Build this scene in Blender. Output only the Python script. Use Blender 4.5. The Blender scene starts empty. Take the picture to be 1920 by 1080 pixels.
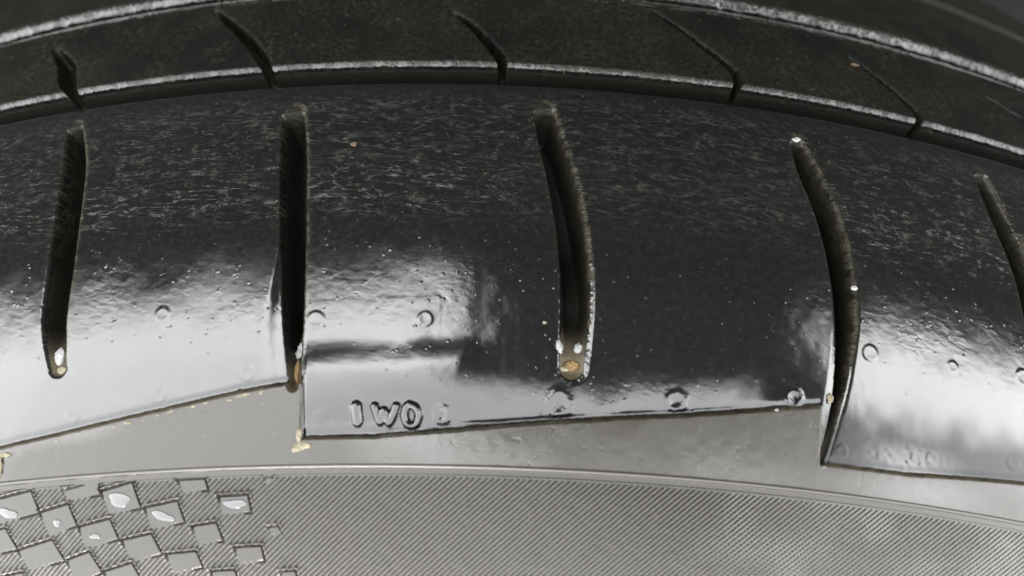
import bpy, math, random
import numpy as np
from mathutils import Matrix, Vector
rng = np.random.default_rng(7); random.seed(7)
R = math.radians
scene = bpy.context.scene
COL = scene.collection

# ------------------------------------------------------------------ camera, sky, sun, exposure
# the tyre lies on its side: its own axis (local y) points down, so local -y is up
LEAN = R(-90 - 14.5)                             # and it is tipped up a little on its far side
HALF = 0.158 * math.cos(R(14.5)) + 0.312 * math.sin(R(14.5))   # so that its lowest edge meets the ground
ROOT_M = Matrix.Translation((0, 0, HALF)) @ Matrix.Rotation(LEAN, 4, 'X')

YC, ZC, PITCH, YAW, ROLL, FPX = -103.9146, 367.5437, 0.7129, 0.0170, 0.0475, 1400.0

def cam_frame():
    cp, sp = math.cos(PITCH), math.sin(PITCH)
    F = np.array([math.sin(YAW) * cp, math.cos(YAW) * cp, -sp])
    r = np.cross(F, [0, 0, 1.0]); r /= np.linalg.norm(r); u = np.cross(r, F)
    c, s = math.cos(ROLL), math.sin(ROLL)
    return np.array([0.0, YC, ZC]), F, c * r + s * u, -s * r + c * u
CO, CF, CR, CU = cam_frame()

cam_data = bpy.data.cameras.new('camera')
cam = bpy.data.objects.new('camera', cam_data); COL.objects.link(cam)
m = Matrix.Identity(4)
for i in range(3):
    m[i][0], m[i][1], m[i][2], m[i][3] = CR[i], CU[i], -CF[i], CO[i] * 0.001
cam.matrix_world = ROOT_M @ m
cam_data.sensor_width = 36; cam_data.lens = FPX / 1920 * 36
cam_data.clip_start = 0.002; cam_data.clip_end = 500
cam_data.dof.use_dof = True
cam_data.dof.focus_distance = 0.104
cam_data.dof.aperture_fstop = 13.0
scene.camera = cam

world = bpy.data.worlds.new('World'); scene.world = world
world.use_nodes = True
wn, wl = world.node_tree.nodes, world.node_tree.links
bg = wn['Background']; bg.inputs[1].default_value = 0.15
sky = wn.new('ShaderNodeTexSky'); sky.sky_type = 'NISHITA'; sky.sun_disc = False
SUN_EL, SUN_ROT = R(58), R(200)
sky.sun_elevation = SUN_EL; sky.sun_rotation = SUN_ROT
sky.air_density = 1.5; sky.dust_density = 0.6; sky.ozone_density = 1.0
hs = wn.new('ShaderNodeHueSaturation'); hs.inputs['Saturation'].default_value = 0.06
wl.new(sky.outputs[0], hs.inputs['Color']); wl.new(hs.outputs[0], bg.inputs[0])

sd = bpy.data.lights.new('sun', 'SUN'); sd.energy = 0.9; sd.angle = R(14); sd.color = (1, .95, .87)
sun = bpy.data.objects.new('sun', sd); COL.objects.link(sun)
sdir = Vector((math.sin(SUN_ROT) * math.cos(SUN_EL), math.cos(SUN_ROT) * math.cos(SUN_EL), math.sin(SUN_EL)))
sun.rotation_euler = sdir.to_track_quat('Z', 'Y').to_euler()
sun.location = sdir * 3

scene.view_settings.view_transform = 'Standard'; scene.view_settings.look = 'None'
scene.view_settings.exposure = 3.03; scene.view_settings.gamma = 1
scene.render.engine = 'CYCLES'
scene.cycles.max_bounces = 5

# ------------------------------------------------------------------ the tyre's section (mm)
A0 = 305.0                                     # arc length unit: a = phi * A0
DS = 0.05
S_MIN, S_MAX = -112.0, 92.0
def tangent(s, y):
    if s < 0:
        return math.atan(0.32 - 0.007 * min(y, 36) - 0.0022 * max(0, y - 36) - 0.012 * max(0, y - 88))
    if s < 56:
        return R(17.7 + 22.5 * (s / 56.0))
    return R(40.2 + 0.9 * (s - 56.0))
def integrate():
    sp = np.arange(0, S_MAX + DS, DS); y, z = 0.0, 318.0; P = []
    for s in sp:
        t = tangent(s, y); P.append((s, y, z, t)); y -= math.cos(t) * DS; z -= math.sin(t) * DS
    Q = []; y, z = 0.0, 318.0
    for s in np.arange(0, S_MIN - DS, -DS):
        t = tangent(min(s, -1e-6), y); Q.append((s, y, z, t)); y += math.cos(t) * DS; z += math.sin(t) * DS
    return np.array(Q[::-1] + P[1:])
TAB = integrate()
def base(phi, s):
    y = np.interp(s, TAB[:, 0], TAB[:, 1]); r = np.interp(s, TAB[:, 0], TAB[:, 2])
    return np.stack([r * np.sin(phi), y + 0 * phi, r * np.cos(phi)], -1)
def base_normal(phi, s):
    t = np.interp(s, TAB[:, 0], TAB[:, 3])
    return np.stack([np.cos(t) * np.sin(phi), -np.sin(t) + 0 * phi, np.cos(t) * np.cos(phi)], -1)
def project(P):
    d = P - CO; z = d @ CF
    return 960 + FPX * (d @ CR) / z, 540 - FPX * (d @ CU) / z

_tp, _ts = np.meshgrid(np.linspace(-.34, .34, 161), np.linspace(-95, 84, 241), indexing='ij')
_tx, _ty = project(base(_tp, _ts))
def at(px, py):
    """the spot (a, s) in mm on the tyre's surface that the photograph shows at px, py"""
    k = np.argmin((_tx - px) ** 2 + (_ty - py) ** 2); p, s = _tp.flat[k], _ts.flat[k]
    for _ in range(6):
        x0, y0 = project(base(np.array(p), np.array(s)))
        x1, y1 = project(base(np.array(p + 1e-4), np.array(s))); x2, y2 = project(base(np.array(p), np.array(s + .02)))
        J = np.array([[(x1 - x0) / 1e-4, (x2 - x0) / .02], [(y1 - y0) / 1e-4, (y2 - y0) / .02]])
        try: d = np.linalg.solve(J, [px - x0, py - y0])
        except np.linalg.LinAlgError: break
        p += float(np.clip(d[0], -.05, .05)); s += float(np.clip(d[1], -6, 6))
    return p * A0, s
def line(pts): return np.array([at(*p) for p in pts])

def s_of(pts):
    """a curve round the tyre as s(a) through the given spots"""
    L = line(pts); return L[np.argsort(L[:, 0])]

# ------------------------------------------------------------------ small field tools on (a, s) arrays
def sstep(e0, e1, x):
    t = np.clip((x - e0) / (e1 - e0), 0, 1); return t * t * (3 - 2 * t)
def vnoise(a, s, seed):
    """smooth value noise with unit cells, -1..1"""
    g = np.random.default_rng(seed).uniform(-1, 1, (256, 256))
    ia, js = np.floor(a).astype(int), np.floor(s).astype(int); fa, fs = a - ia, s - js
    fa = fa * fa * (3 - 2 * fa); fs = fs * fs * (3 - 2 * fs)
    G = lambda i, j: g[i % 256, j % 256]
    return (G(ia, js) * (1 - fa) + G(ia + 1, js) * fa) * (1 - fs) + (G(ia, js + 1) * (1 - fa) + G(ia + 1, js + 1) * fa) * fs
def seg_field(a, s, pts, wid=None):
    """distance, side (+ on the right going down), position 0..1 along and width, for a polyline"""
    best = np.full(a.shape, 1e9); side = np.zeros(a.shape); tt = np.zeros(a.shape); ww = np.zeros(a.shape)
    n = len(pts); seg = np.linalg.norm(np.diff(pts, axis=0), axis=1); cum = np.concatenate([[0], np.cumsum(seg)])
    for i in range(n - 1):
        p, q = pts[i], pts[i + 1]; d = q - p; L2 = d @ d
        t = np.clip(((a - p[0]) * d[0] + (s - p[1]) * d[1]) / L2, 0, 1)
        dx, dy = a - (p[0] + t * d[0]), s - (p[1] + t * d[1]); r = np.hypot(dx, dy); m = r < best
        best[m] = r[m]; side[m] = np.sign(dx * d[1] - dy * d[0])[m]
        tt[m] = ((cum[i] + t * seg[i]) / cum[-1])[m]
        if wid is not None: ww[m] = (wid[i] + t * (wid[i + 1] - wid[i]))[m]
    return best, side, tt, ww
def smooth_line(pts, wid=None, n=40):
    """a rounded run through the given points"""
    pts = np.asarray(pts, float); k = len(pts); u = np.linspace(0, k - 1, n)
    def cr(col):
        out = []
        for x in u:
            i = min(int(x), k - 2); f = x - i
            p0, p1, p2, p3 = col[max(i - 1, 0)], col[i], col[i + 1], col[min(i + 2, k - 1)]
            out.append(.5 * (2 * p1 + (p2 - p0) * f + (2 * p0 - 5 * p1 + 4 * p2 - p3) * f * f + (3 * p1 - p0 - 3 * p2 + p3) * f ** 3))
        return np.array(out)
    P = np.stack([cr(pts[:, 0]), cr(pts[:, 1])], -1)
    return (P, cr(np.asarray(wid, float))) if wid is not None else P

# ------------------------------------------------------------------ where things are on the tyre
C2S = 0.0
C1S = float(np.mean(s_of([(500, 128), (800, 121), (1100, 129), (1380, 162)])[:, 1]))
S5 = float(np.mean(s_of([(333, 883), (640, 875), (1007, 882), (1447, 913)])[:, 1]))
BS = float(np.mean(s_of([(300, 24), (400, 10), (1440, 42), (1600, 78)])[:, 1]))
AS = float(np.mean(s_of([(100, 40), (1400, 5), (1600, 55), (1750, 95)])[:, 1]))
DSS = float(np.mean(s_of([(1735, 0), (1800, 28), (1900, 78)])[:, 1]))
SB = float(at(960, 1080)[1])
print('SECTION', C1S, BS, AS, DSS, S5, SB, 'corners', at(0, 1080), at(1920, 1080), at(0, 540), at(1920, 540))

# lateral grooves of the shoulder: centre line, half width (mm), depth along it
PXMM = 13.0
LUG = [
    dict(p=[(140, 240), (137, 330), (116, 480), (101, 600), (108, 690)], w=[.9, 1.55, 1.65, 1.5, 1.0], end='closed'),
    dict(p=[(550, 212), (550, 300), (549, 450), (548, 600), (550, 722)], w=[1.3, 1.6, 1.5, 1.25, .75], end='open'),
    dict(p=[(1018, 205), (1032, 260), (1054, 340), (1072, 440), (1079, 560), (1072, 688)], w=[1.2, 1.5, 1.7, 1.75, 1.75, 1.5], end='closed'),
    dict(p=[(1492, 264), (1515, 320), (1550, 400), (1576, 500), (1585, 600), (1577, 710), (1562, 785), (1540, 866)], w=[.7, 1.35, 1.55, 1.45, 1.2, .62, .30, .2], end='open'),
    dict(p=[(1838, 328), (1862, 380), (1895, 450), (1925, 530), (1942, 610), (1945, 700)], w=[.7, 1.3, 1.6, 1.6, 1.5, 1.3], end='closed'),
    dict(p=[(-330, 330), (-345, 450), (-365, 600), (-360, 760)], w=[1.2, 1.6, 1.5, 1.0], end='closed'),
]
for L in LUG:
    P = line(L['p']); L['P'], L['W'] = smooth_line(P, L['w'], 36)
# sipes of the second rib (px), the wall notch where each meets the groove
SIPE = [
    dict(p=[(102, 90), (122, 120), (126, 150), (136, 178), (152, 206)], w=[.35, 1.15, 1.2, .5, .5]),
    dict(p=[(398, 18), (428, 40), (462, 72), (490, 108), (500, 130), (506, 150)], w=[.3, .55, .7, .7, .55, .5]),
    dict(p=[(848, 22), (880, 44), (912, 76), (936, 106), (943, 125), (945, 150)], w=[.3, .45, .6, .65, .45, .4]),
    dict(p=[(1212, 14), (1262, 45), (1315, 85), (1372, 130), (1384, 160), (1382, 182)], w=[.3, .35, .45, .55, .45, .4]),
    dict(p=[(1592, 108), (1640, 142), (1690, 184), (1722, 218), (1726, 238), (1722, 250)], w=[.2, .35, .45, .5, .4, .4]),
    dict(p=[(1850, 182), (1890, 208), (1925, 232), (1960, 262)], w=[.15, .2, .2, .2]),
]
for L in SIPE:
    P = line(L['p']); P[-1, 1] = C2S - 1.2; L['P'], L['W'] = smooth_line(P, L['w'], 24)

# the saw-toothed lower edge of the shoulder blocks
LEDGE = line([(-420, 960), (-2, 985)])  # replaced below
LE = [[(-500, 760), (-300, 850), (-12, 905)], [(-6, 842), (110, 815), (300, 770), (450, 735), (552, 716)],
      [(564, 821), (700, 818), (850, 806), (1050, 790), (1280, 779), (1450, 768), (1553, 762)],
      [(1536, 870), (1700, 890), (1920, 907), (2100, 930)]]
LE = [line(x) for x in LE]
TOOTH = [(-6, -20, 842, 905), (562, 566, 716, 821), (1557, 1537, 762, 870)]

MARKS = [(463, 700, 18, 1), (297, 740, 18, 1), (135, 780, 17, 1), (597, 782, 16, 0), (828, 776, 17, -1), (1050, 757, 26, -1),
         (1270, 752, 20, -1), (1490, 745, 17, -1), (1632, 662, 19, 1), (1578, 846, 15, 1), (1748, 859, 15, 1), (1900, 866, 19, 1),
         (1786, 688, 14, 1), (592, 600, 20, 1), (797, 598, 17, 1), (305, 590, 17, 1), (1917, 708, 20, 1)]
MARKS = [(*at(x, y), r / 15.5, sg) for x, y, r, sg in MARKS]

# recessed squares of the checker field: four corners in px, going round
def quad(*c): return line(c)
PITS = [
    [(-38, 946), (56, 921), (72, 961), (-22, 988)],
    [(75, 962), (126, 946), (142, 985), (92, 1006)],
    [(118, 921), (182, 903), (187, 927), (127, 939)],
    [(190, 922), (246, 905), (262, 952), (204, 964)],
    [(272, 953), (331, 940), (344, 979), (283, 992)],
    [(334, 901), (382, 898), (388, 918), (344, 924)],
    [(411, 932), (463, 929), (469, 960), (416, 964)],
    [(148, 989), (204, 974), (220, 1011), (160, 1030)],
    [(229, 1014), (282, 1002), (301, 1039), (246, 1054)],
    [(361, 988), (404, 981), (416, 1014), (371, 1021)],
    [(34, 1033), (96, 1013), (119, 1052), (52, 1068)],
    [(126, 1051), (166, 1036), (190, 1074), (140, 1095)],
    [(195, 1073), (245, 1057), (268, 1096), (212, 1112)],
    [(312, 1040), (366, 1035), (378, 1064), (325, 1076)],
    [(441, 1028), (488, 1025), (494, 1052), (448, 1058)],
    [(397, 1073), (438, 1070), (448, 1098), (404, 1102)],
    [(-60, 1005), (8, 992), (30, 1030), (-42, 1048)],
    [(-20, 1088), (40, 1075), (60, 1112), (0, 1128)],
    [(504, 990), (520, 988), (526, 1000), (510, 1003)],
    [(497, 896), (508, 895), (510, 904), (499, 905)],
    [(528, 1074), (552, 1072), (556, 1090), (532, 1092)],
    [(268, 1112), (318, 1100), (334, 1134), (282, 1146)],
]
PITS = [quad(*q) for q in PITS]

# letters: strokes in px with half widths
LETTERS = [
    [([(668, 763), (669, 789)], 12)],
    [([(702, 762), (711, 790), (719, 770), (728, 792), (742, 762)], 8.5)],
    [([(762, 762), (757, 778), (763, 796), (776, 797), (784, 780), (778, 764), (766, 759)], 8)],
]
LETTERS = [[(line(p), w / 15.3) for p, w in st] for st in LETTERS]

SAG0, SAG1 = line([(570, 672), (868, 664)])     # a shallow swelling under the plate
PLATE = line([(578, 566), (826, 556), (824, 612), (580, 620)])
D1 = line([(760, 990), (830, 927)]); dd = D1[1] - D1[0]; dd /= np.linalg.norm(dd)
RN = np.array([dd[1], -dd[0]])                  # across the fine ribs
e = line([(820, 900), (832.2, 900)]); RPITCH = abs((e[1] - e[0]) @ RN)
print('RIB PITCH', RPITCH, RN)

def poly_sd(a, s, Q):
    """signed distance to a convex quad, negative inside"""
    c = Q.mean(0); out = np.full(a.shape, -1e9)
    for i in range(len(Q)):
        p, q = Q[i], Q[(i + 1) % len(Q)]; d = q - p; n = np.array([d[1], -d[0]]) / np.hypot(*d)
        if n @ (c - p) > 0: n = -n
        out = np.maximum(out, (a - p[0]) * n[0] + (s - p[1]) * n[1])
    return out

def ledge_s(a):
    """s of the ledge at every a, tooth by tooth"""
    out = np.full(a.shape, 1e3); x = [L[0][0] for L in LE]
    tops = [L[0, 0] for L in LE] + [1e9]
    for i, L in enumerate(LE):
        m = (a >= tops[i]) & (a < tops[i + 1]) if i else a < tops[1]
        v = np.interp(a, L[:, 0], L[:, 1]); out[m] = v[m]
    return out

def local(a, s, box, pad):
    """slices of the grid round some points"""
    lo, hi = box.min(0) - pad, box.max(0) + pad
    ia = np.where((a[:, 0] >= lo[0]) & (a[:, 0] <= hi[0]))[0]; js = np.where((s[0] >= lo[1]) & (s[0] <= hi[1]))[0]
    if len(ia) < 2 or len(js) < 2: return None
    return slice(ia[0], ia[-1] + 1), slice(js[0], js[-1] + 1)

def edge_noise(a, s, seed, f=1.0):
    return .5 * vnoise(a * 1.1 * f, s * 1.1 * f, seed) + .3 * vnoise(a * 2.7 * f, s * 2.7 * f, seed + 1) + .2 * vnoise(a * 5 * f, s * 5 * f, seed + 2)

def heights(a, s):
    """height over the plain section (mm), part label, and surface masks: film, dust, brown, matte"""
    h = np.zeros(a.shape); lab = np.zeros(a.shape, int)
    film = np.zeros(a.shape); dust = np.zeros(a.shape); brown = np.zeros(a.shape); tan = np.zeros(a.shape)
    n1 = edge_noise(a, s, 11)
    # ---- shoulder ------------------------------------------------------------------
    sh = (s >= C2S)
    led = ledge_s(a) + .07 * edge_noise(a, s, 31)
    below = sstep(-.22, .26, s - led)
    roll = np.clip(np.minimum(s, 51) - (41.6 - 1.6 * sstep(10, 30, a) + .8 * vnoise(a * .22, a * 0, 361)), 0, 11); h = np.where(sh, h - (.0125 + .0012 * vnoise(a * .3, s * .3, 363)) * roll ** 2 * (1 - below) * sstep(-38, -6, a) * (1 - sstep(34, 37, a)), h)
    h = np.where(sh, h + .26 * below, h)
    # a swollen lip along the ledge
    h -= np.where(sh, .12 * np.exp(-((s - led + .45) / .4) ** 2), 0)
    # broad unevenness of moulded rubber
    wob = .09 * vnoise(a * .13, s * .11, 5) + .016 * vnoise(a * .45, s * .33, 6) + .006 * vnoise(a * 1.1, s * .9, 7)
    h += np.where(sh, wob * sstep(0, 8, s) * (1 - .75 * sstep(S5 - 8, S5 - 1, s)), 0)
    s0 = SAG0[1] + (a - SAG0[0]) / (SAG1[0] - SAG0[0]) * (SAG1[1] - SAG0[1]) + .5 * vnoise(a * .4, a * 0, 371)
    sag = .48 * sstep(s0 - 2.4, s0 + 2.2, s) * (1 - .9 * sstep(s0 + 2.2, s0 + 12, s)) * sstep(SAG0[0] - .2, SAG0[0] + .6, a) * (1 - sstep(SAG1[0] - 1, SAG1[0] + 5, a))
    h = np.where(sh & (s < led), h + sag, h)
    film = np.where(sh, sstep(2, 16, s) * (1 - below), 0)
    dust = np.where(sh, sstep(1.0, 5, s) * (1 - sstep(20, 27, s)), 0)
    # rounded upper edge of the shoulder
    h -= np.where(sh, .55 * (1 - sstep(0, 1.1, s)), 0)
    # ---- band and line above the ribbed sidewall ------------------------------------
    h += np.where(s > S5 - 1.2, .10 * np.exp(-((s - S5 + .16) / .14) ** 2), 0)
    h -= .42 * sstep(S5 + .0, S5 + .3, s)
    strip = S5 + 1.05
    h += .12 * sstep(strip - .15, strip, s) * (1 - sstep(strip, strip + .01, s))
    # fine ribs
    rb = sstep(strip, strip + .15, s)
    if rb.any():
        wv = .05 * vnoise(a * .3, s * .3, 71) + .02 * vnoise(a * 1.3, s * 1.3, 72)
        q = (a * RN[0] + s * RN[1]) / RPITCH + wv
        amp = .27 * (1 + .12 * vnoise(a * 2.1, s * 2.1, 73)) * (1 - .5 * sstep(20, 45, a))
        h += rb * (amp * (.5 - 1.35 * np.abs(((q) % 1.0) * 2 - 1) ** 4.2) + .006 * vnoise(a * 6, s * 6, 74))
        # a second, fainter set crosses them to the right
        q2 = (a * RN[0] * .55 + s * 1.35) / (RPITCH * 1.15) + wv
        h += rb * .03 * sstep(16, 42, a) * np.abs((q2 % 1) * 2 - 1)
        h -= rb * .06
    lab = np.where(s > S5 + .15, 20, lab); lab = np.where(s > strip + .02, 21, lab)
    # recessed squares
    for k, Q in enumerate(PITS):
        w = local(a, s, Q, .6)
        if w is None: continue
        A, S = a[w], s[w]; sd_ = poly_sd(A, S, Q) + .02 * edge_noise(A, S, 90 + k)
        ins = 1 - sstep(-.03, .10, sd_)
        cq = Q.mean(0); upw = np.clip((cq[1] - S) / 1.2 + .1, 0, 1)
        ring = np.exp(-((sd_ - .42) / .12) ** 2) * .22 * upw
        hh = h[w]; dirw = np.clip(upw + sstep(.0, .5, A - cq[0] - .35 * (S - cq[1]) - .6), 0, 1); near = (1 - sstep(.08, .30, sd_)) * dirw; hh = hh * (1 - near) + near * -.60; hh = hh * (1 - ins) + ins * (-.42 + .30) + ring * (1 - ins) * (1 + .5 * vnoise(A * 4, S * 4, 99))
        m = (S > strip - .05); h[w] = np.where(m, hh, h[w]); film[w] = np.where(m, np.maximum(film[w], .0 * ins), film[w])
        lab[w] = np.where((sd_ < -.02) & (S > strip + .02), 400 + k, lab[w])
    # ---- lettering, plate and mould marks -------------------------------------------
    w = local(a, s, PLATE, 1.2)
    if w:
        A, S = a[w], s[w]; sd_ = poly_sd(A, S, PLATE) + .08 * edge_noise(A, S, 41)
        h[w] += 0.014 * (1 - sstep(-.6, .4, sd_)) + .004 * np.exp(-((sd_ + .05) / .2) ** 2)
        lab[w] = np.where(sd_ < 0, 300, lab[w])
    for k, (ma, ms, mr, sg) in enumerate(MARKS):
        w = local(a, s, np.array([[ma, ms]]), mr + 1.2)
        if w is None: continue
        A, S = a[w], s[w]; d = np.hypot(A - ma, S - ms) + .10 * mr * edge_noise(A, S, 50 + k) * (2.2 if sg < 0 else .5)
        if sg > 0:
            h[w] += .050 * (1 - sstep(mr - .38, mr + .12, d)) - .022 * (1 - sstep(mr * .2, mr * .95, d))
        elif sg == 0:
            h[w] += .04 * (1 - sstep(mr - .5, mr, d))
        else:
            h[w] += .13 * np.exp(-((d - mr * .8) / (.34 * mr)) ** 2) - .07 * (1 - sstep(0, mr * .7, d))
        lab[w] = np.where(d < mr, 310 + k, lab[w])
    for k, strokes in enumerate(LETTERS):
        w = local(a, s, np.concatenate([P for P, _ in strokes]), 2.0)
        if w is None: continue
        up_ = np.zeros(a[w].shape)
        for P, hw in strokes:
            A, S = a[w], s[w]; P2 = smooth_line(P, n=24) if len(P) > 2 else P
            d = seg_field(A, S, P2)[0]
            up_ = np.maximum(up_, .62 * np.sqrt(np.clip(1 - (d / hw) ** 2, 0, 1)) + .06 * np.exp(-(d / (hw * 1.5)) ** 2))
            lab[w] = np.where(d < hw, 350 + k, lab[w])
        h[w] += up_
    # ---- blocks between the lateral grooves ------------------------------------------
    blk = np.zeros(a.shape, int)
    order = [5, 0, 1, 2, 3, 4]
    for j, k in enumerate(order):
        P = LUG[k]['P']; o = np.argsort(P[:, 1]); blk += (a > np.interp(s, P[o, 1], P[o, 0])).astype(int)
    top = (lab == 0)
    lab = np.where(top & sh & (s < led), 100 + blk, lab)
    lab = np.where(top & sh & (s >= led) & (s <= S5 + .15), 10, lab)
    # ---- lateral grooves ---------------------------------------------------------------
    for k, L in enumerate(LUG):
        w = local(a, s, L['P'], 4)
        if w is None: continue
        A, S = a[w], s[w]; d, side, t, ww = seg_field(A, S, L['P'], L['W'])
        d = d + .03 * edge_noise(A, S, 120 + k, .45)
        bevR = .55 if k in (2, 3, 4) else .28
        bevL = {1: 2.0, 3: .9}.get(k, .25)
        bevL = .25 + (bevL - .25) * sstep(.5, .9, t)
        bev = np.where(side > 0, bevR, bevL)
        dep = 7.0 * sstep(0, .03, t)
        if L['end'] == 'closed': dep = dep * (1 - .80 * sstep(.78, .97, t)) * (1 - .45 * sstep(.5, .8, t))
        else: dep = dep * (1 - .80 * sstep(.72, .95, t))
        cut = 1 - sstep(ww - .80, ww + .22, d)
        soft = (1 - sstep(ww, ww + bev * 1.8, d)) * np.where((side < 0) & (k == 1), .62, .28) * np.minimum(1, dep) * (1 - below[w])
        hh = h[w] - soft - dep * cut
        if k == 3: lip_ = np.exp(-((d - ww - .28) / .17) ** 2) * (side > 0) * sstep(.70, .76, t); hh += .26 * lip_
        # beaded dressing along the rim
        rim = np.exp(-((d - ww - .35) / .16) ** 2) * sstep(.5, .75, t)
        hh += rim * .075 * np.clip(vnoise(A * 2.6, S * 2.6, 140 + k) + .1, 0, 1) * (1 if k in (2, 3) else .3)
        h[w] = hh
        lab[w] = np.where((d < ww + .05) & (S > C2S + .5), 200 + k, lab[w])
        film[w] = film[w] * (1 - .85 * (d < ww + .1))
        stripd = np.where(side > 0, 1, .25) * (1 - sstep(.1, .9, np.abs(d - ww - .35))) * (1 - sstep(.85, 1, t))
        brown[w] = np.maximum(brown[w], stripd * (.85 + .5 * edge_noise(A, S, 150)))
        brown[w] = np.maximum(brown[w] * (1 - .8 * cut), cut * .1)
        tan[w] = np.maximum(tan[w], (d < ww + .1) * sstep(.84 if L['end'] == 'closed' else .88, 1.0, t) * {0: .8, 1: .6, 2: 1, 3: .25}.get(k, .3) * (.8 + .4 * edge_noise(A, S, 170)))
    # the left edge of the long step beside the second groove
    e = line([(567, 230), (567, 500), (564, 716), (563, 822)])
    w = local(a, s, e, .8)
    if w:
        A, S = a[w], s[w]; d, side, t, _ = seg_field(A, S, e)
        h[w] += .07 * np.exp(-((d - .12) / .12) ** 2) * (side > 0)
    ln_ = .8 + .5 * edge_noise(a, s, 321)
    brown = np.where(sh & (s < S5 - 2), np.maximum(brown, np.exp(-((s - led - .05) / .34) ** 2) * ln_ * 1.1), brown)
    film = film * (1 - .9 * np.clip(np.where(sh, np.exp(-((s - led - .1) / .3) ** 2), 0), 0, 1))
    film = film * (1 - .85 * sstep(36.5, 39, a) * sstep(43, 49, s + 1.2 * vnoise(a * .4, s * .4, 351)) * (s < S5))
    px_ = np.exp(-((a - 56) / 7) ** 2 - ((s - 51.5) / 2.6) ** 2); film = np.maximum(film, np.where(s < led, .9 * px_, 0)); h -= np.where(s < led, .05 * px_ + .035 * px_ * vnoise(a * 1.6, s * 1.6, 353), 0)
    bandm = (s > led + .4) & (s < S5 - .4)
    film = np.where(bandm, .7 * np.clip(vnoise(a * .07 + 3, s * .2, 323) + .1 + .8 * np.exp(-((a + 2) / 12) ** 2), 0, 1), film)
    h += np.where(bandm, .012 * vnoise(a * .9, s * .9, 325) - .10 * np.clip(vnoise(a * 1.4, s * 1.4, 327) - .72, 0, 1), 0)
    # ---- crown: grooves and ribs -------------------------------------------------------
    wob1 = .16 * edge_noise(a, s * 0, 201, .5) + .10 * edge_noise(a, s * 0, 205, 1.6)
    c1 = C1S + .05 * vnoise(a * .3, a * 0, 207)
    g = (s < C2S) & (s > c1)
    # main groove: floor 6 mm down, slanting outer wall, rounded rim
    prof = 1.5 * (s <= c1 + 1.2) * 0 + 7.0 * sstep(-.05, .55, C2S - s) * sstep(0, 1.05, s - c1)
    h = np.where(g, -.55 * (1 - sstep(0, .3, C2S - s)) - 1.2 * sstep(0, .3, C2S - s) - prof, h)
    crown = s <= c1
    rim = np.clip((s - c1 + .85) / .9, 0, 1)
    h = np.where(crown & (s > AS), -1.15 * (1 - np.sqrt(np.clip(1 - rim ** 2, 0, 1))) - (.16 * edge_noise(a, s, 211, 1.3) + .10 * vnoise(a * 5, s * 4, 215)) * rim ** .5, h)
    lab = np.where(g, 11, lab); 
    sb = np.zeros(a.shape, int)
    for L in SIPE:
        P = L['P']; o = np.argsort(P[:, 1]); sb += (a > np.interp(s, P[o, 1], P[o, 0])).astype(int)
    bs = BS + .25 * vnoise(a * .25, a * 0, 221) * .6
    rib2 = crown & (s > bs)
    lab = np.where(rib2, 500 + sb, lab)
    # second groove with a step of dressing along its far wall
    g0 = (s <= bs) & (s > AS)
    u = (bs - s) / np.maximum(bs - AS, .5)
    f0 = -2.6 * sstep(0, .10, u) * (1 - sstep(.80, 1.0, u)) - 1.7 * sstep(.1, .8, u)
    step = 1.15 * np.exp(-((u - .45) / .15) ** 2) * (.6 + .6 * sstep(-.6, .6, vnoise(a * .09, a * 0, 231)))
    h = np.where(g0, f0 + step + .10 * edge_noise(a, s, 233), h)
    h = np.where(crown & (s > bs) & (s < bs + .8), h - .22 * (1 - (s - bs) / .8) ** 2, h)
    lab = np.where(g0, 12, lab)
    rib3 = (s <= AS) & (s > DSS)
    rimA = np.clip((s - AS + 1.7) / 1.75, 0, 1)
    h = np.where(rib3, -1.7 * (1 - np.sqrt(np.clip(1 - rimA ** 2, 0, 1))) - (.30 * edge_noise(a, s, 241, .8) + .12 * vnoise(a * 3.5, s * 2.5, 245)) * rimA ** .5, h)
    lab = np.where(rib3, 13, lab)
    g3 = (s <= DSS) & (s > DSS - 6)
    # beyond: the third groove's rim and a further rib
    v = (DSS - s) / 6
    h = np.where(g3, -4.5 * sstep(0, .15, v) * (1 - sstep(.6, .85, v)), h)
    rimD = np.clip(1 - (s - DSS) / 1.3, 0, 1) * (s > DSS)
    h = np.where((s > DSS) & rib3, h - .9 * (1 - np.sqrt(np.clip(1 - rimD ** 2, 0, 1))), h)
    lab = np.where(g3, 14, lab); lab = np.where(s <= DSS - 6, 15, lab)
    film = np.where(s < C2S, .0, film)
    film = np.where(s < C2S, np.maximum(film, rim * (.45 + .55 * sstep(-.25, .35, edge_noise(a, s, 341, .9))) * (s > C1S - 1.5) * (s <= c1)), film)
    film = np.where(rib3, np.maximum(film, rimD), film); film = np.where(g0, 1, film); film = np.where(rib3, np.maximum(film, rimA * (.5 + .5 * sstep(-.3, .3, edge_noise(a, s, 343, .6)))), film)
    brown = np.where(crown, np.clip(.32 + .25 * vnoise(a * .07, s * .11, 251), 0, .5), brown)
    for k, L in enumerate(SIPE):
        w = local(a, s, L['P'], 2.5)
        if w is None: continue
        A, S = a[w], s[w]; d, side, t, ww = seg_field(A, S, L['P'], L['W'])
        d = d + .12 * edge_noise(A, S, 260 + k)
        bev = np.where(side > 0, .75, .2)
        cut = 1 - sstep(ww - .08, ww + .16, d)
        m = (S < C2S - .5) & (S > BS)
        dep = 3.4 * sstep(0, .1, t)
        h[w] = np.where(m, np.where(S > C1S, h[w] - 2.6 * cut, h[w] - dep * cut) - .22 * (1 - sstep(ww, ww + bev, d)), h[w])
        lab[w] = np.where(m & (d < ww + .03) & (S < C1S), 600 + k, lab[w])
        film[w] = np.where(m & (d < ww), 0, film[w])
    film = film * (1 - .0)
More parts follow.
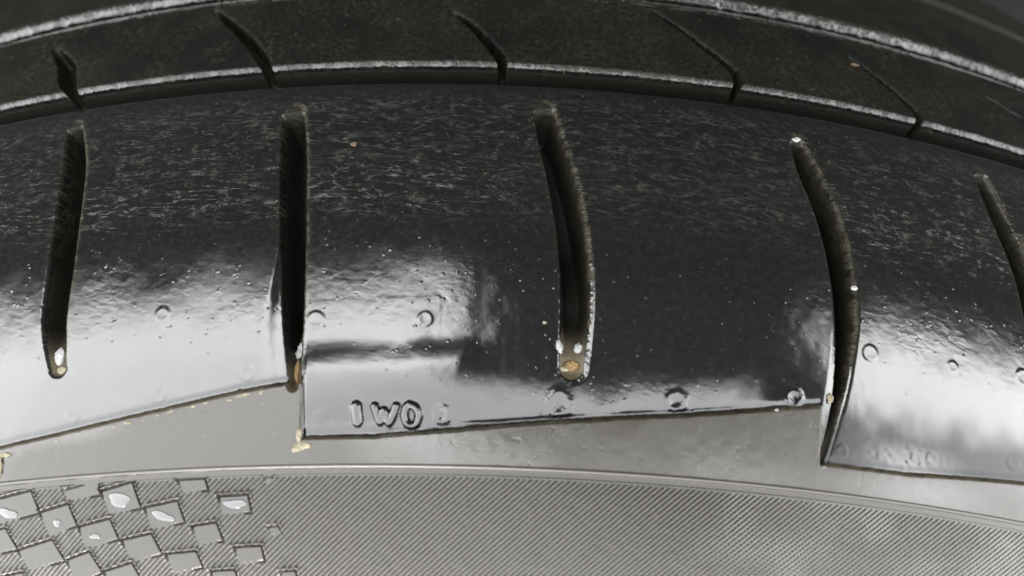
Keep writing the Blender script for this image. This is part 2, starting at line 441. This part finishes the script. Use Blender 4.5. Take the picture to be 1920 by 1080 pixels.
    # where the dressing is lumpy, and where it lies smooth
    lump = .18 + .82 * np.exp(-((s - 33.5 - 3 * vnoise(a * .12, s * 0, 301)) / 6.0) ** 2)
    mid = sstep(14, 22, a - (-40)) * 0
    zone = np.clip(sstep(-2, 6, a) * (1 - sstep(24, 34, a)) + .9 * np.exp(-((a - 38) / 6) ** 2 - ((s - 38) / 5) ** 2), 0, 1)
    lump = np.where(s > 33, np.maximum(lump, zone * (.6 + .3 * vnoise(a * .3, s * .3, 303))), lump)
    lump = np.where((s > 42) & (s < led), np.maximum(lump, zone * .95 * sstep(42, 45, s)), lump)
    lump = np.where(s > led + .3, .55, lump); lump = np.where(s < C2S, 1.0, lump)
    tan = np.maximum(tan, np.where(sh & (s < S5 - 2), .42 * np.clip(np.exp(-((s - led - .02) / .26) ** 2) * (.9 + .6 * edge_noise(a, s, 331)) - .08, 0, 1), 0))
    lump = np.where((s > 33) & (s < led), np.maximum(lump, .8 * np.exp(-((s - SAG0[1]) / 3.2) ** 2) * (a > SAG0[0]) * (a < 0)), lump)
    film = np.where(s > strip + .1, np.maximum(film, .45 * sstep(22, 34, a) * np.clip(.3 + vnoise(a * .25, s * .25, 305), 0, 1)), film)
    tan = np.where(tan > 0, 10 + np.clip(tan, 0, 1), np.clip(lump, 0, 1))
    return h, lab, film, dust, np.clip(brown, 0, 1), tan

# ------------------------------------------------------------------ materials
def mat(name):
    M = bpy.data.materials.new(name); M.use_nodes = True; nt = M.node_tree
    return M, nt, nt.nodes, nt.links, nt.nodes['Principled BSDF']
class N:
    def __init__(s, nt): s.n, s.l = nt.nodes, nt.links
    def put(s, sock, v):
        if isinstance(v, bpy.types.NodeSocket): s.l.new(v, sock)
        elif v is not None: sock.default_value = v
    def math(s, op, a, b=None, c=None, clamp=False):
        x = s.n.new('ShaderNodeMath'); x.operation = op; x.use_clamp = clamp
        for i, v in enumerate((a, b, c)):
            if v is not None: s.put(x.inputs[i], v)
        return x.outputs[0]
    def mix(s, f, a, b):
        x = s.n.new('ShaderNodeMix'); x.data_type = 'RGBA'; s.put(x.inputs[0], f); s.put(x.inputs[6], a); s.put(x.inputs[7], b); return x.outputs[2]
    def mixf(s, f, a, b):
        x = s.n.new('ShaderNodeMix'); x.data_type = 'FLOAT'; s.put(x.inputs[0], f); s.put(x.inputs[2], a); s.put(x.inputs[3], b); return x.outputs[0]
    def noise(s, vec, scale, detail=2, rough=.5, dist=0):
        x = s.n.new('ShaderNodeTexNoise'); s.put(x.inputs['Vector'], vec); x.inputs['Scale'].default_value = scale
        x.inputs['Detail'].default_value = detail; x.inputs['Roughness'].default_value = rough; x.inputs['Distortion'].default_value = dist; return x.outputs[0]
    def vor(s, vec, scale, rnd=1.0):
        x = s.n.new('ShaderNodeTexVoronoi'); s.put(x.inputs['Vector'], vec); x.inputs['Scale'].default_value = scale; x.inputs['Randomness'].default_value = rnd; return x
    def ramp(s, v, lo, hi, a=0.0, b=1.0):
        x = s.n.new('ShaderNodeMapRange'); x.interpolation_type = 'SMOOTHSTEP'; s.put(x.inputs[0], v)
        for i, q in enumerate((lo, hi, a, b)): x.inputs[i + 1].default_value = q
        return x.outputs[0]
    def scale(s, vec, xyz):
        x = s.n.new('ShaderNodeVectorMath'); x.operation = 'MULTIPLY'; s.put(x.inputs[0], vec); x.inputs[1].default_value = xyz; return x.outputs[0]
    def rot(s, vec, ang):
        x = s.n.new('ShaderNodeVectorRotate'); x.rotation_type = 'Z_AXIS'; s.put(x.inputs['Vector'], vec); x.inputs['Angle'].default_value = ang; return x.outputs[0]

def rubber(name, kind):
    """black rubber under tyre dressing; UV is in mm along and across the surface"""
    M, nt, n, l, P = mat(name); k = N(nt)
    uv = n.new('ShaderNodeUVMap'); uv.uv_map = 'surface_mm'; V = uv.outputs[0]
    if kind == 'groove': tco = n.new('ShaderNodeTexCoord'); V = k.scale(tco.outputs['Object'], (1000, 1000, 1000))
    at_ = n.new('ShaderNodeAttribute'); at_.attribute_name = 'wear'; sp = n.new('ShaderNodeSeparateColor'); l.new(at_.outputs['Color'], sp.inputs[0])
    film, dust, brown = sp.outputs
    al = at_.outputs['Alpha']; tanm = k.math('SUBTRACT', al, 10.0, clamp=True); lump = k.math('MINIMUM', al, 1.0)
    # dust lying in fine wrinkles that run round the tyre
    w = k.noise(k.scale(k.rot(V, R(-4)), (.24, 1.05, 1)), .62, 5, .66, 1.1)
    wr = k.ramp(k.math('ABSOLUTE', k.math('SUBTRACT', w, .5)), .0, .042, 1, 0)
    patch = k.ramp(k.noise(V, .38, 3, .6), .36, .60)
    patch2 = k.ramp(k.noise(k.scale(V, (.6, 1, 1)), 1.4, 3, .6), .30, .68)
    streak = k.math('MULTIPLY', k.math('MULTIPLY', wr, dust), k.math('MULTIPLY', k.math('ADD', k.math('MULTIPLY', patch, .6), .4), patch2))
    fine = k.ramp(k.noise(V, 3.2, 4, .7), .35, .75)
    speck = k.ramp(k.vor(V, .55).outputs['Distance'], .0, .14, 1, 0)
    speck = k.math('MULTIPLY', speck, k.ramp(k.noise(V, .5, 1), .50, .56))
    sp2 = k.ramp(k.vor(V, 1.7).outputs['Distance'], .0, .16, 1, 0); speck = k.math('MAXIMUM', speck, k.math('MULTIPLY', sp2, k.ramp(k.noise(V, 1.1, 1), .56, .62)))
    base = k.mix(fine, (.0013, .0023, .0023, 1), (.0029, .0043, .0042, 1))
    if kind == 'groove': base = k.mix(fine, (.006, .0058, .005, 1), (.014, .013, .010, 1))
    if kind == 'side': base = k.mix(fine, (.026, .0225, .0165, 1), (.041, .036, .027, 1))
    mot = k.ramp(k.noise(V, 1.1, 5, .75, .4), .42, .70)
    if kind == 'shoulder': base = k.mix(mot, base, (.0080, .0084, .0074, 1))
    if kind == 'crown': base = k.mix(k.math('MULTIPLY', mot, k.ramp(k.noise(V, .13, 2), .35, .65)), base, (.019, .0175, .0115, 1))
    base = k.mix(k.math('MULTIPLY', k.math('MULTIPLY', brown, 1.5, clamp=True), k.ramp(k.noise(V, 1.3, 5, .75), .35, .7)), base, (.018, .0145, .0075, 1))
    base = k.mix(k.math('MULTIPLY', k.ramp(brown, .55, .95), k.ramp(k.noise(V, 2.2, 4, .7), .3, .65)), base, (.055, .050, .036, 1))
    base = k.mix(tanm, base, (.13, .105, .068, 1))
    base = k.mix(streak, base, (.040, .039, .033, 1))
    base = k.mix(k.math('MULTIPLY', speck, .55), base, (.12, .09, .055, 1))
    l.new(base, P.inputs['Base Color'])
    # relief: orange peel of the dressing, bubbles, grain of the rubber
    peel = k.noise(k.scale(k.rot(V, R(-12)), (.8, 1.15, 1)), 1.05, 1.6, .45, .25); peel2 = k.noise(k.scale(k.rot(V, R(25)), (1.5, .7, 1)), 3.2, 2, .5)
    bub = k.vor(V, 1.05).outputs['Distance']; bub = k.ramp(bub, .05, .30, 1, 0)
    bub = k.math('MULTIPLY', bub, k.ramp(k.noise(V, .7, 2), .52, .64))
    grain = k.noise(V, 3 if kind == 'crown' else 9, 4, .65)
    patchy = k.ramp(k.noise(V, .16, 2, .5), .38, .62)
    hfilm = k.math('ADD', k.math('MULTIPLY', peel, k.math('MULTIPLY', lump, k.mixf(patchy, .013, .034))), k.math('MULTIPLY', peel2, k.math('MULTIPLY', lump, .003)))
    hfilm = k.math('ADD', hfilm, k.math('MULTIPLY', bub, k.math('MULTIPLY', lump, .05)))
    hfilm = k.math('MULTIPLY', hfilm, film)
    hgrain = k.math('MULTIPLY', grain, {'shoulder': .010, 'crown': k.mixf(film, .10, .045), 'side': .016, 'groove': .02}[kind])
    hh = k.math('ADD', hfilm, hgrain)
    hh = k.math('ADD', hh, k.math('MULTIPLY', streak, .008))
    bp = n.new('ShaderNodeBump'); bp.inputs['Distance'].default_value = .001; bp.inputs['Strength'].default_value = 1
    l.new(hh, bp.inputs['Height']); l.new(bp.outputs[0], P.inputs['Normal']); l.new(bp.outputs[0], P.inputs['Coat Normal'])
    dry = {'shoulder': .38, 'crown': .42, 'side': .38, 'groove': .5}[kind]
    l.new(k.mixf(film, dry, .05), P.inputs['Roughness'])
    l.new(k.mixf(film, {'shoulder': .35, 'crown': .15, 'side': .4, 'groove': .1}[kind], .5), P.inputs['Specular IOR Level'])
    P.inputs['IOR'].default_value = 1.52
    l.new(k.mixf(film, {'shoulder': .10, 'crown': .03, 'side': .4, 'groove': .0}[kind], 1.0), P.inputs['Coat Weight'])
    l.new(k.mixf(film, .3 if kind == 'side' else .35, .025), P.inputs['Coat Roughness'])
    P.inputs['Coat IOR'].default_value = 1.66 if kind in ('side', 'crown') else 1.6
    return M
M_SH, M_CR, M_SD, M_GR = rubber('wet_shoulder_rubber', 'shoulder'), rubber('dusty_tread_rubber', 'crown'), rubber('sidewall_rubber', 'side'), rubber('groove_rubber', 'groove')

def plain(name, col, rough=.6, **kw):
    M, nt, n, l, P = mat(name); k = N(nt); tc = n.new('ShaderNodeTexCoord')
    f = k.noise(tc.outputs['Object'], kw.get('scale', 900), 4, .65)
    l.new(k.mix(f, (*[c * .55 for c in col], 1), (*[min(1, c * 1.35) for c in col], 1)), P.inputs['Base Color'])
    P.inputs['Roughness'].default_value = rough
    bp = n.new('ShaderNodeBump'); bp.inputs['Distance'].default_value = kw.get('bump', .00008); l.new(f, bp.inputs['Height']); l.new(bp.outputs[0], P.inputs['Normal'])
    return M

# ------------------------------------------------------------------ the tyre
def empty(name, M):
    o = bpy.data.objects.new(name, None); COL.objects.link(o); o.matrix_world = M; return o
tyre = empty('tyre', ROOT_M)
tyre['label'] = 'worn black tyre glossy with wet dressing, seen close at its grooved shoulder'
tyre['category'] = 'tyre'

def grid_parts(av, sv, specs):
    a, s = np.meshgrid(av, sv, indexing='ij')
    h, lab, film, dust, brown, tan = heights(a, s)
    phi = a / A0
    P = (base(phi, s) + base_normal(phi, s) * h[..., None])
    du = np.gradient(P, axis=0); dv = np.gradient(P, axis=1)
    nn = np.cross(dv, du); nn /= np.linalg.norm(nn, axis=-1, keepdims=True) + 1e-12
    if (nn * base_normal(phi, s)).sum() < 0: nn = -nn
    gm = ((lab >= 200) & (lab < 300) | (lab >= 600))[..., None]       # groove walls: a softer rubber surface
    for _ in range(5):
        b = nn.copy(); b[1:-1, 1:-1] = (nn[1:-1, 1:-1] * 2 + nn[2:, 1:-1] + nn[:-2, 1:-1] + nn[1:-1, 2:] + nn[1:-1, :-2]) / 6
        nn = np.where(gm, b, nn)
    nn /= np.linalg.norm(nn, axis=-1, keepdims=True) + 1e-12
    P = P * .001
    na, ns = a.shape
    idx = np.arange(na * ns).reshape(na, ns)
    q = np.stack([idx[:-1, :-1], idx[:-1, 1:], idx[1:, 1:], idx[1:, :-1]], -1).reshape(-1, 4)
    cell = lab[:-1, :-1].reshape(-1)
    Pf, nf = P.reshape(-1, 3), nn.reshape(-1, 3)
    uvv = np.stack([a.reshape(-1), s.reshape(-1)], -1)
    wear = np.stack([film.reshape(-1), dust.reshape(-1), brown.reshape(-1), tan.reshape(-1)], -1)
    # face orientation
    p = Pf[q[len(q) // 2]]; fn = np.cross(p[1] - p[0], p[2] - p[1])
    if fn @ nf[q[len(q) // 2][0]] < 0: q = q[:, ::-1]
    out = {}
    for L in np.unique(cell):
        fs = q[cell == L]
        if len(fs) < 6: continue
        u, inv = np.unique(fs, return_inverse=True); inv = inv.reshape(-1, 4)
        name, material, kind = specs(int(L))
        me = bpy.data.meshes.new(name)
        me.vertices.add(len(u)); me.vertices.foreach_set('co', Pf[u].astype(np.float32).ravel())
        me.loops.add(inv.size); me.loops.foreach_set('vertex_index', inv.astype(np.int32).ravel())
        me.polygons.add(len(inv)); me.polygons.foreach_set('loop_start', np.arange(0, inv.size, 4, dtype=np.int32))
        me.update(calc_edges=True)
        me.polygons.foreach_set('use_smooth', np.ones(len(inv), bool))
        ul = me.uv_layers.new(name='surface_mm'); ul.data.foreach_set('uv', uvv[u][inv.ravel()].astype(np.float32).ravel())
        ca = me.attributes.new('wear', 'FLOAT_COLOR', 'POINT'); ca.data.foreach_set('color', wear[u].astype(np.float32).ravel())
        cn = me.attributes.new('custom_normal', 'FLOAT_VECTOR', 'POINT'); cn.data.foreach_set('vector', nf[u].astype(np.float32).ravel())
        me.materials.append(material); me.update()
        o = bpy.data.objects.new(name, me); COL.objects.link(o); o.parent = tyre
        if kind: o['kind'] = kind
        out[int(L)] = o
    return out

def specs(L):
    if L == 0 or L == 15: return 'outer_rib', M_CR, None
    if L == 10: return 'recessed_band', M_SD, None
    if L in (11, 12, 14): return 'main_groove', M_GR, None
    if L == 13: return 'centre_rib', M_CR, None
    if L == 20: return 'border_strip', M_SD, None
    if L == 21: return 'fine_ribbing', M_SD, 'stuff'
    if 100 <= L < 200: return 'shoulder_block', M_SH, None
    if 200 <= L < 300: return 'lateral_groove', M_GR, None
    if L == 300: return 'raised_plate', M_SH, None
    if 310 <= L < 350: return 'mould_mark', M_SH, None
    if 350 <= L < 400: return 'raised_letter', M_SH, None
    if 400 <= L < 500: return 'checker_square', M_SD, None
    if 500 <= L < 600: return 'rib_block', M_CR, None
    if 600 <= L < 700: return 'sipe', M_GR, None
    return 'rubber_patch', M_SH, None

def run(pieces):
    v = [pieces[0][0]]
    for lo, hi, d in pieces:
        n = max(2, int(round((hi - lo) / d))); v += list(np.linspace(lo, hi, n + 1)[1:])
    return np.array(v)
SEAM = S5 + .6
A_SH, A_LO, A_HI = .272 * A0, -.335 * A0, .42 * A0
sv0 = run([(-100, DSS - 6.5, 1.2), (DSS - 6.5, DSS + 1.8, .2), (DSS + 1.8, AS - 2.4, .5), (AS - 2.4, BS + 1, .075),
           (BS + 1, C1S - 1.3, .22), (C1S - 1.3, C1S + .2, .05), (C1S + .2, C2S, .07)])
sv1 = run([(C2S, C2S + 1.4, .08), (C2S + 1.4, SEAM - 1.8, .13), (SEAM - 1.8, SEAM, .07)])
sv2 = run([(SEAM, SB + 6, .10)])
av0 = np.linspace(A_LO, A_HI, 1450); av1 = np.linspace(-A_SH, A_SH, 1080); av2 = np.linspace(-.255 * A0, .255 * A0, 1700)
print('GRID', len(sv0), len(sv1), len(sv2), (len(sv0) * 1450 + len(sv1) * 1080 + len(sv2) * 1700) * 2 / 1e6, 'M tris')
for A_, S_ in ((av0, sv0), (av1, sv1), (av2, sv2)): grid_parts(A_, S_, specs)

# the rest of the tyre: the ring beyond the part in view, the far sidewall and the beads
def lathe(name, prof, p0, p1, n, material, parent):
    ph = np.linspace(p0, p1, n); prof = np.array(prof); k = len(prof)
    V = np.stack([np.outer(np.sin(ph), prof[:, 1]), np.outer(np.ones(n), prof[:, 0]), np.outer(np.cos(ph), prof[:, 1])], -1).reshape(-1, 3) * .001
    F = [(i * k + j, i * k + j + 1, (i + 1) * k + j + 1, (i + 1) * k + j) for i in range(n - 1) for j in range(k - 1)]
    me = bpy.data.meshes.new(name); me.from_pydata(V.tolist(), [], F); me.update()
    me.polygons.foreach_set('use_smooth', np.ones(len(F), bool)); me.materials.append(material)
    o = bpy.data.objects.new(name, me); COL.objects.link(o); o.parent = parent; return o
M_PL = plain('plain_rubber', (.012, .012, .012), .4, scale=300, bump=.0002)
f = lambda s: (float(np.interp(s, TAB[:, 0], TAB[:, 1])), float(np.interp(s, TAB[:, 0], TAB[:, 2])))
outer = [f(s) for s in (-100, -85, -70, -55, -40, -25, -12, 0, 12, 24, 36, 48, 56, 66, 76)]
y_e, z_e = outer[-1]
inner_near = [(y_e - 3, z_e - 12), (y_e - 3, z_e - 30), (y_e + 4, z_e - 48), (y_e + 12, z_e - 58), (y_e + 20, z_e - 60), (y_e + 24, z_e - 54)]
liner = [(y_e + 20, z_e - 30), (y_e + 14, z_e + 0), (-30, 285), (0, 300), (43, 306), (86, 300), (116, 285), (128, 240), (118, 210)]
y_f, z_f = outer[0]
far = [(118, 206), (130, 205), (148, 225), (157, 255), (150, 285), (130, 304), (y_f, z_f)]
e_ = .003; tau = 2 * math.pi
crown_, flank_ = outer[:8], outer[7:]
lathe('carcass', crown_, A_HI / A0 - e_, tau + A_LO / A0 + e_, 150, M_PL, tyre)
lathe('carcass', flank_, A_SH / A0 - e_, tau - A_SH / A0 + e_, 150, M_PL, tyre)
lathe('inner_liner', [f(76)] + inner_near + liner + far, 0, tau, 200, M_PL, tyre)
lathe('carcass', [f(SB + 5.8), f(76)] if SB + 6 < 76 else [f(SB + 5.8), f(SB + 6)], -A_SH / A0 - e_, A_SH / A0 + e_, 40, M_PL, tyre)

# ------------------------------------------------------------------ what lies on the tyre
def surf(px, py, up=0.0):
    a, s = at(px, py); p = np.array(a / A0); b = base(p, np.array(s)); nrm = base_normal(p, np.array(s))
    h = float(heights(np.array([[a, a], [a, a]]) + np.array([[0, 0], [.01, .01]]), np.array([[s, s + .01], [s, s + .01]]))[0][0, 0])
    return b + nrm * (h + up), nrm
def frame(px, py, up=0.0):
    P, nrm = surf(px, py, up); n = Vector(nrm); x = Vector((1, 0, 0)); x = (x - n * x.dot(n)).normalized(); y = n.cross(x)
    M = Matrix.Identity(4)
    for i in range(3): M[i][0], M[i][1], M[i][2], M[i][3] = x[i], y[i], n[i], P[i] * .001
    return ROOT_M @ M

def lump_mesh(name, w, hgt, dep, material, seed, jag=.35, flat=False):
    import bmesh
    bm = bmesh.new(); bmesh.ops.create_icosphere(bm, subdivisions=3, radius=1.0); r_ = np.random.default_rng(seed)
    ph = r_.uniform(0, 6.28, (6, 3)); fr = r_.uniform(1.2, 4.5, (6, 3))
    for v in bm.verts:
        c = np.array(v.co); k_ = 1 + jag * float(np.mean(np.sin(fr @ c * 1.6 + ph[:, 0]) * np.sin(fr[:, ::-1] @ c + ph[:, 1]))) * 2
        if flat: k_ = 1 + .22 * math.sin(2 * math.atan2(c[1], c[0]) + ph[0, 0]) + .12 * math.sin(3 * math.atan2(c[1], c[0]) + ph[0, 1])
        v.co = Vector((c[0] * k_ * w / 2, c[1] * k_ * hgt / 2, (c[2] if not flat else max(c[2], -.3)) * (k_ if not flat else 1) * dep / 2)) * .001
    me = bpy.data.meshes.new(name); bm.to_mesh(me); bm.free()
    if flat or jag < .3: me.polygons.foreach_set('use_smooth', np.ones(len(me.polygons), bool))
    me.materials.append(material); return me
def lay(name, px, py, wpx, hpx, dep, material, seed, label, cat, group=None, rot=0, jag=.35, flat=False, up=0.0, sc=15.0):
    o = bpy.data.objects.new(name, lump_mesh(name, wpx / sc, hpx / sc, dep, material, seed, jag, flat)); COL.objects.link(o)
    o.matrix_world = frame(px, py, up) @ Matrix.Rotation(R(rot), 4, 'Z')
    o['label'] = label; o['category'] = cat
    if group: o['group'] = group
M_YE = plain('ochre_grit', (.20, .125, .05), .7, scale=2500); M_CM = plain('cream_grit', (.24, .21, .14), .6, scale=2500)
M_WH = plain('white_dressing_and_glints', (.30, .30, .29), .25, scale=1500, bump=.00003); M_TN = plain('tan_grit', (.10, .065, .04), .8, scale=2500)  # white also paints the glints along the long groove
M_GE, nt, n, l, P = mat('clear_black_gel'); P.inputs['Base Color'].default_value = (.004, .004, .004, 1); P.inputs['Roughness'].default_value = .06; P.inputs['Coat Weight'].default_value = 1; P.inputs['Coat IOR'].default_value = 1.7
M_DR, nt, n, l, P = mat('pale_reflection'); P.inputs['Base Color'].default_value = (.055, .056, .055, 1); P.inputs['Roughness'].default_value = .12  # pale gloss that paints bright sky reflections on the squares
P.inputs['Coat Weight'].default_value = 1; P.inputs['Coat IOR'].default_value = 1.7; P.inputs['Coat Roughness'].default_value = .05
GC = 'crumbs of grit and dried dressing caught on the tyre'
CR_ = [
    (1074, 684, 26, 16, .9, M_YE, 'ochre yellow crumb in the closed end of the middle shoulder groove', .3),
    (1049, 650, 12, 17, .8, M_WH, 'white glossy crumb on the left rim of the middle groove end', .42),
    (1087, 651, 15, 15, .8, M_WH, 'white glossy crumb on the right rim of the middle groove end', .42),
    (1056, 691, 18, 9, .5, M_CM, 'cream crumb just below left of the ochre yellow crumb', .4),
    (103, 668, 17, 24, .8, M_WH, 'white glossy chip in the end of the leftmost shoulder groove', .4),
    (111, 694, 24, 17, .6, M_CM, 'cream chip under the white chip in the leftmost groove end', .25),
    (548, 697, 9, 36, .8, M_YE, 'narrow ochre sliver in the mouth of the groove left of the letters', .45),
    (553, 655, 14, 26, .7, M_WH, 'white lump above the narrow ochre sliver in the groove', .5),
    (560, 633, 6, 7, .5, M_TN, 'tiny rust coloured grain above the white lump in the groove', .3),
    (562, 818, 9, 20, .5, M_CM, 'cream crumb at the lower left corner of the lettered block', .5),
    (569, 836, 26, 12, .4, M_CM, 'wide cream crumb below the corner of the lettered block', .7),
    (557, 842, 12, 9, .35, M_CM, 'small cream crumb left of the wide one below the block corner', .6),
    (3, 876, 9, 36, .5, M_CM, 'upright cream crumb at the very left end of the smooth band', .6),
    (12, 852, 24, 7, .4, M_CM, 'flat cream crumb at the upper left corner of the smooth band', .6),
    (1556, 748, 9, 17, .7, M_CM, 'cream sliver in the narrow lower end of the long curved groove', .5),
    (1603, 539, 11, 9, .5, M_WH, 'white painted glint on the right rim of the long curved groove', .2),  # a glint put in as a white bead
    (664, 271, 12, 10, .25, M_TN, 'tan speck on the upper part of the lettered block', .4),
    (1021, 605, 7, 5, .3, M_CM, 'cream speck left of the middle groove on the dark block', .3),
    (1493, 262, 15, 9, .5, M_WH, 'white painted glint of dressing at the top end of the long curved groove', .4),  # glint modelled as a white lump
    (1602, 122, 20, 8, .25, M_TN, 'brown smear of mud beside the fine slit near the upper right', .4),
    (244, 793, 14, 4, .3, M_CM, 'cream flake on the slanting edge left of the lettered block', .5),
    (190, 40, 96, 13, .9, M_GE, 'long black gel bead lying in the groove at the upper left', .12),
    (1455, 769, 6, 4, .3, M_WH, 'small pale grain on the block edge left of the long curved groove', .4),
]
for i, (x, y, w_, h_, d_, m_, lb, jg) in enumerate(CR_):
    lay('gel_bead' if m_ is M_GE else 'dressing_crumb_and_glint' if m_ is M_WH else 'grit_crumb', x, y, w_ * (1.35 if m_ is M_WH else 1.15), h_ * (1.3 if m_ is M_WH else 1.1), d_, m_, 40 + i, lb, 'gel bead' if m_ is M_GE else 'crumb', None if m_ is M_GE else GC, rot=13 if m_ is M_GE else 0, jag=jg, up=1.7 if m_ is M_GE else d_ * .2)
rf = np.random.default_rng(5)
for i in range(12):
    x = rf.uniform(70, 520); y = np.interp(x, [0, 110, 300, 450, 552], [846, 821, 777, 742, 722]) + rf.uniform(-1, 5)
    lay('cream_flake', x, y, rf.uniform(5, 16), rf.uniform(3, 5), .22, M_CM, 200 + i, 'one of the tiny cream flakes along the slanting block edge at the left', 'flake', 'tiny cream flakes along the slanting edge', rot=rf.uniform(8, 24), jag=.6)
GD = 'pale painted reflections on the raised squares'  # sky reflections put in as flat pale blobs
DR_ = [(223, 937, 50, 22, 'largest pale painted reflection, on the square touching the border strip'), (304, 968, 40, 17, 'pale painted reflection right and below the largest one'),
       (440, 945, 42, 16, 'long pale painted reflection on the rightmost wet square'), (14, 963, 34, 20, 'pale painted reflection on the square at the left picture edge'),
       (106, 981, 18, 11, 'small round pale painted reflection left of the largest one'), (177, 1006, 19, 10, 'small oval pale painted reflection below the largest one')]
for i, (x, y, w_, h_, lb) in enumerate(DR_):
    lay('reflection_blob', x, y, w_, h_, .22, M_DR, 80 + i, lb, 'highlight', GD, rot=-6, flat=True, up=.02)

# ------------------------------------------------------------------ the phone that takes the picture (seen mirrored in the dressing)
def rbox(name, x0, x1, y0, y1, z0, z1, r, material, parent):
    import bmesh
    bm = bmesh.new(); ring = []
    for cx, cy, a0 in ((x1 - r, y1 - r, 0), (x0 + r, y1 - r, 90), (x0 + r, y0 + r, 180), (x1 - r, y0 + r, 270)):
        for i in range(7): t = R(a0 + 15 * i); ring.append((cx + r * math.cos(t), cy + r * math.sin(t)))
    e = min(r, abs(z1 - z0)) * .3
    cx, cy = (x0 + x1) / 2, (y0 + y1) / 2
    L = []
    for z, k_ in ((z0, e), (z0 + e, 0), (z1 - e, 0), (z1, e)):
        L.append([bm.verts.new(((x - math.copysign(k_, x - cx)) * .001, (y - math.copysign(k_, y - cy)) * .001, z * .001)) for x, y in ring])
    for A, B in zip(L, L[1:]):
        for i in range(len(ring)): j = (i + 1) % len(ring); bm.faces.new((A[i], A[j], B[j], B[i]))
    bm.faces.new(L[0][::-1]); bm.faces.new(L[-1]); bmesh.ops.recalc_face_normals(bm, faces=bm.faces)
    me = bpy.data.meshes.new(name); bm.to_mesh(me); bm.free(); me.materials.append(material)
    o = bpy.data.objects.new(name, me); COL.objects.link(o); o.parent = parent; return o
M_PH = plain('dark_phone_glass', (.16, .165, .155), .35, scale=50, bump=.00001)
phone = empty('smartphone', cam.matrix_world.copy())
phone['label'] = 'dark smartphone held close over the tyre, mirrored in the wet rubber'; phone['category'] = 'smartphone'
PX0, PX1, PY0, PY1 = -12, 138, -8, 92
rbox('phone_body', PX0, PX1, PY0, PY1, 3, 11, 9, M_PH, phone)

# ------------------------------------------------------------------ ground
Mg, nt, n, l, P = mat('asphalt'); k = N(nt); tc = n.new('ShaderNodeTexCoord')
f1 = k.noise(tc.outputs['Object'], 220, 4, .7); f2 = k.noise(tc.outputs['Object'], 3, 3, .5)
l.new(k.mix(f1, (.010, .0105, .010, 1), (.030, .030, .028, 1)), P.inputs['Base Color']); P.inputs['Roughness'].default_value = 1; P.inputs['Specular IOR Level'].default_value = 0
bp = n.new('ShaderNodeBump'); bp.inputs['Distance'].default_value = .002; l.new(f1, bp.inputs['Height']); l.new(bp.outputs[0], P.inputs['Normal'])
me = bpy.data.meshes.new('ground'); me.from_pydata([(-60, -60, 0), (60, -60, 0), (60, 60, 0), (-60, 60, 0)], [], [(0, 1, 2, 3)])
me.materials.append(Mg); g = bpy.data.objects.new('ground', me); COL.objects.link(g); g['kind'] = 'structure'
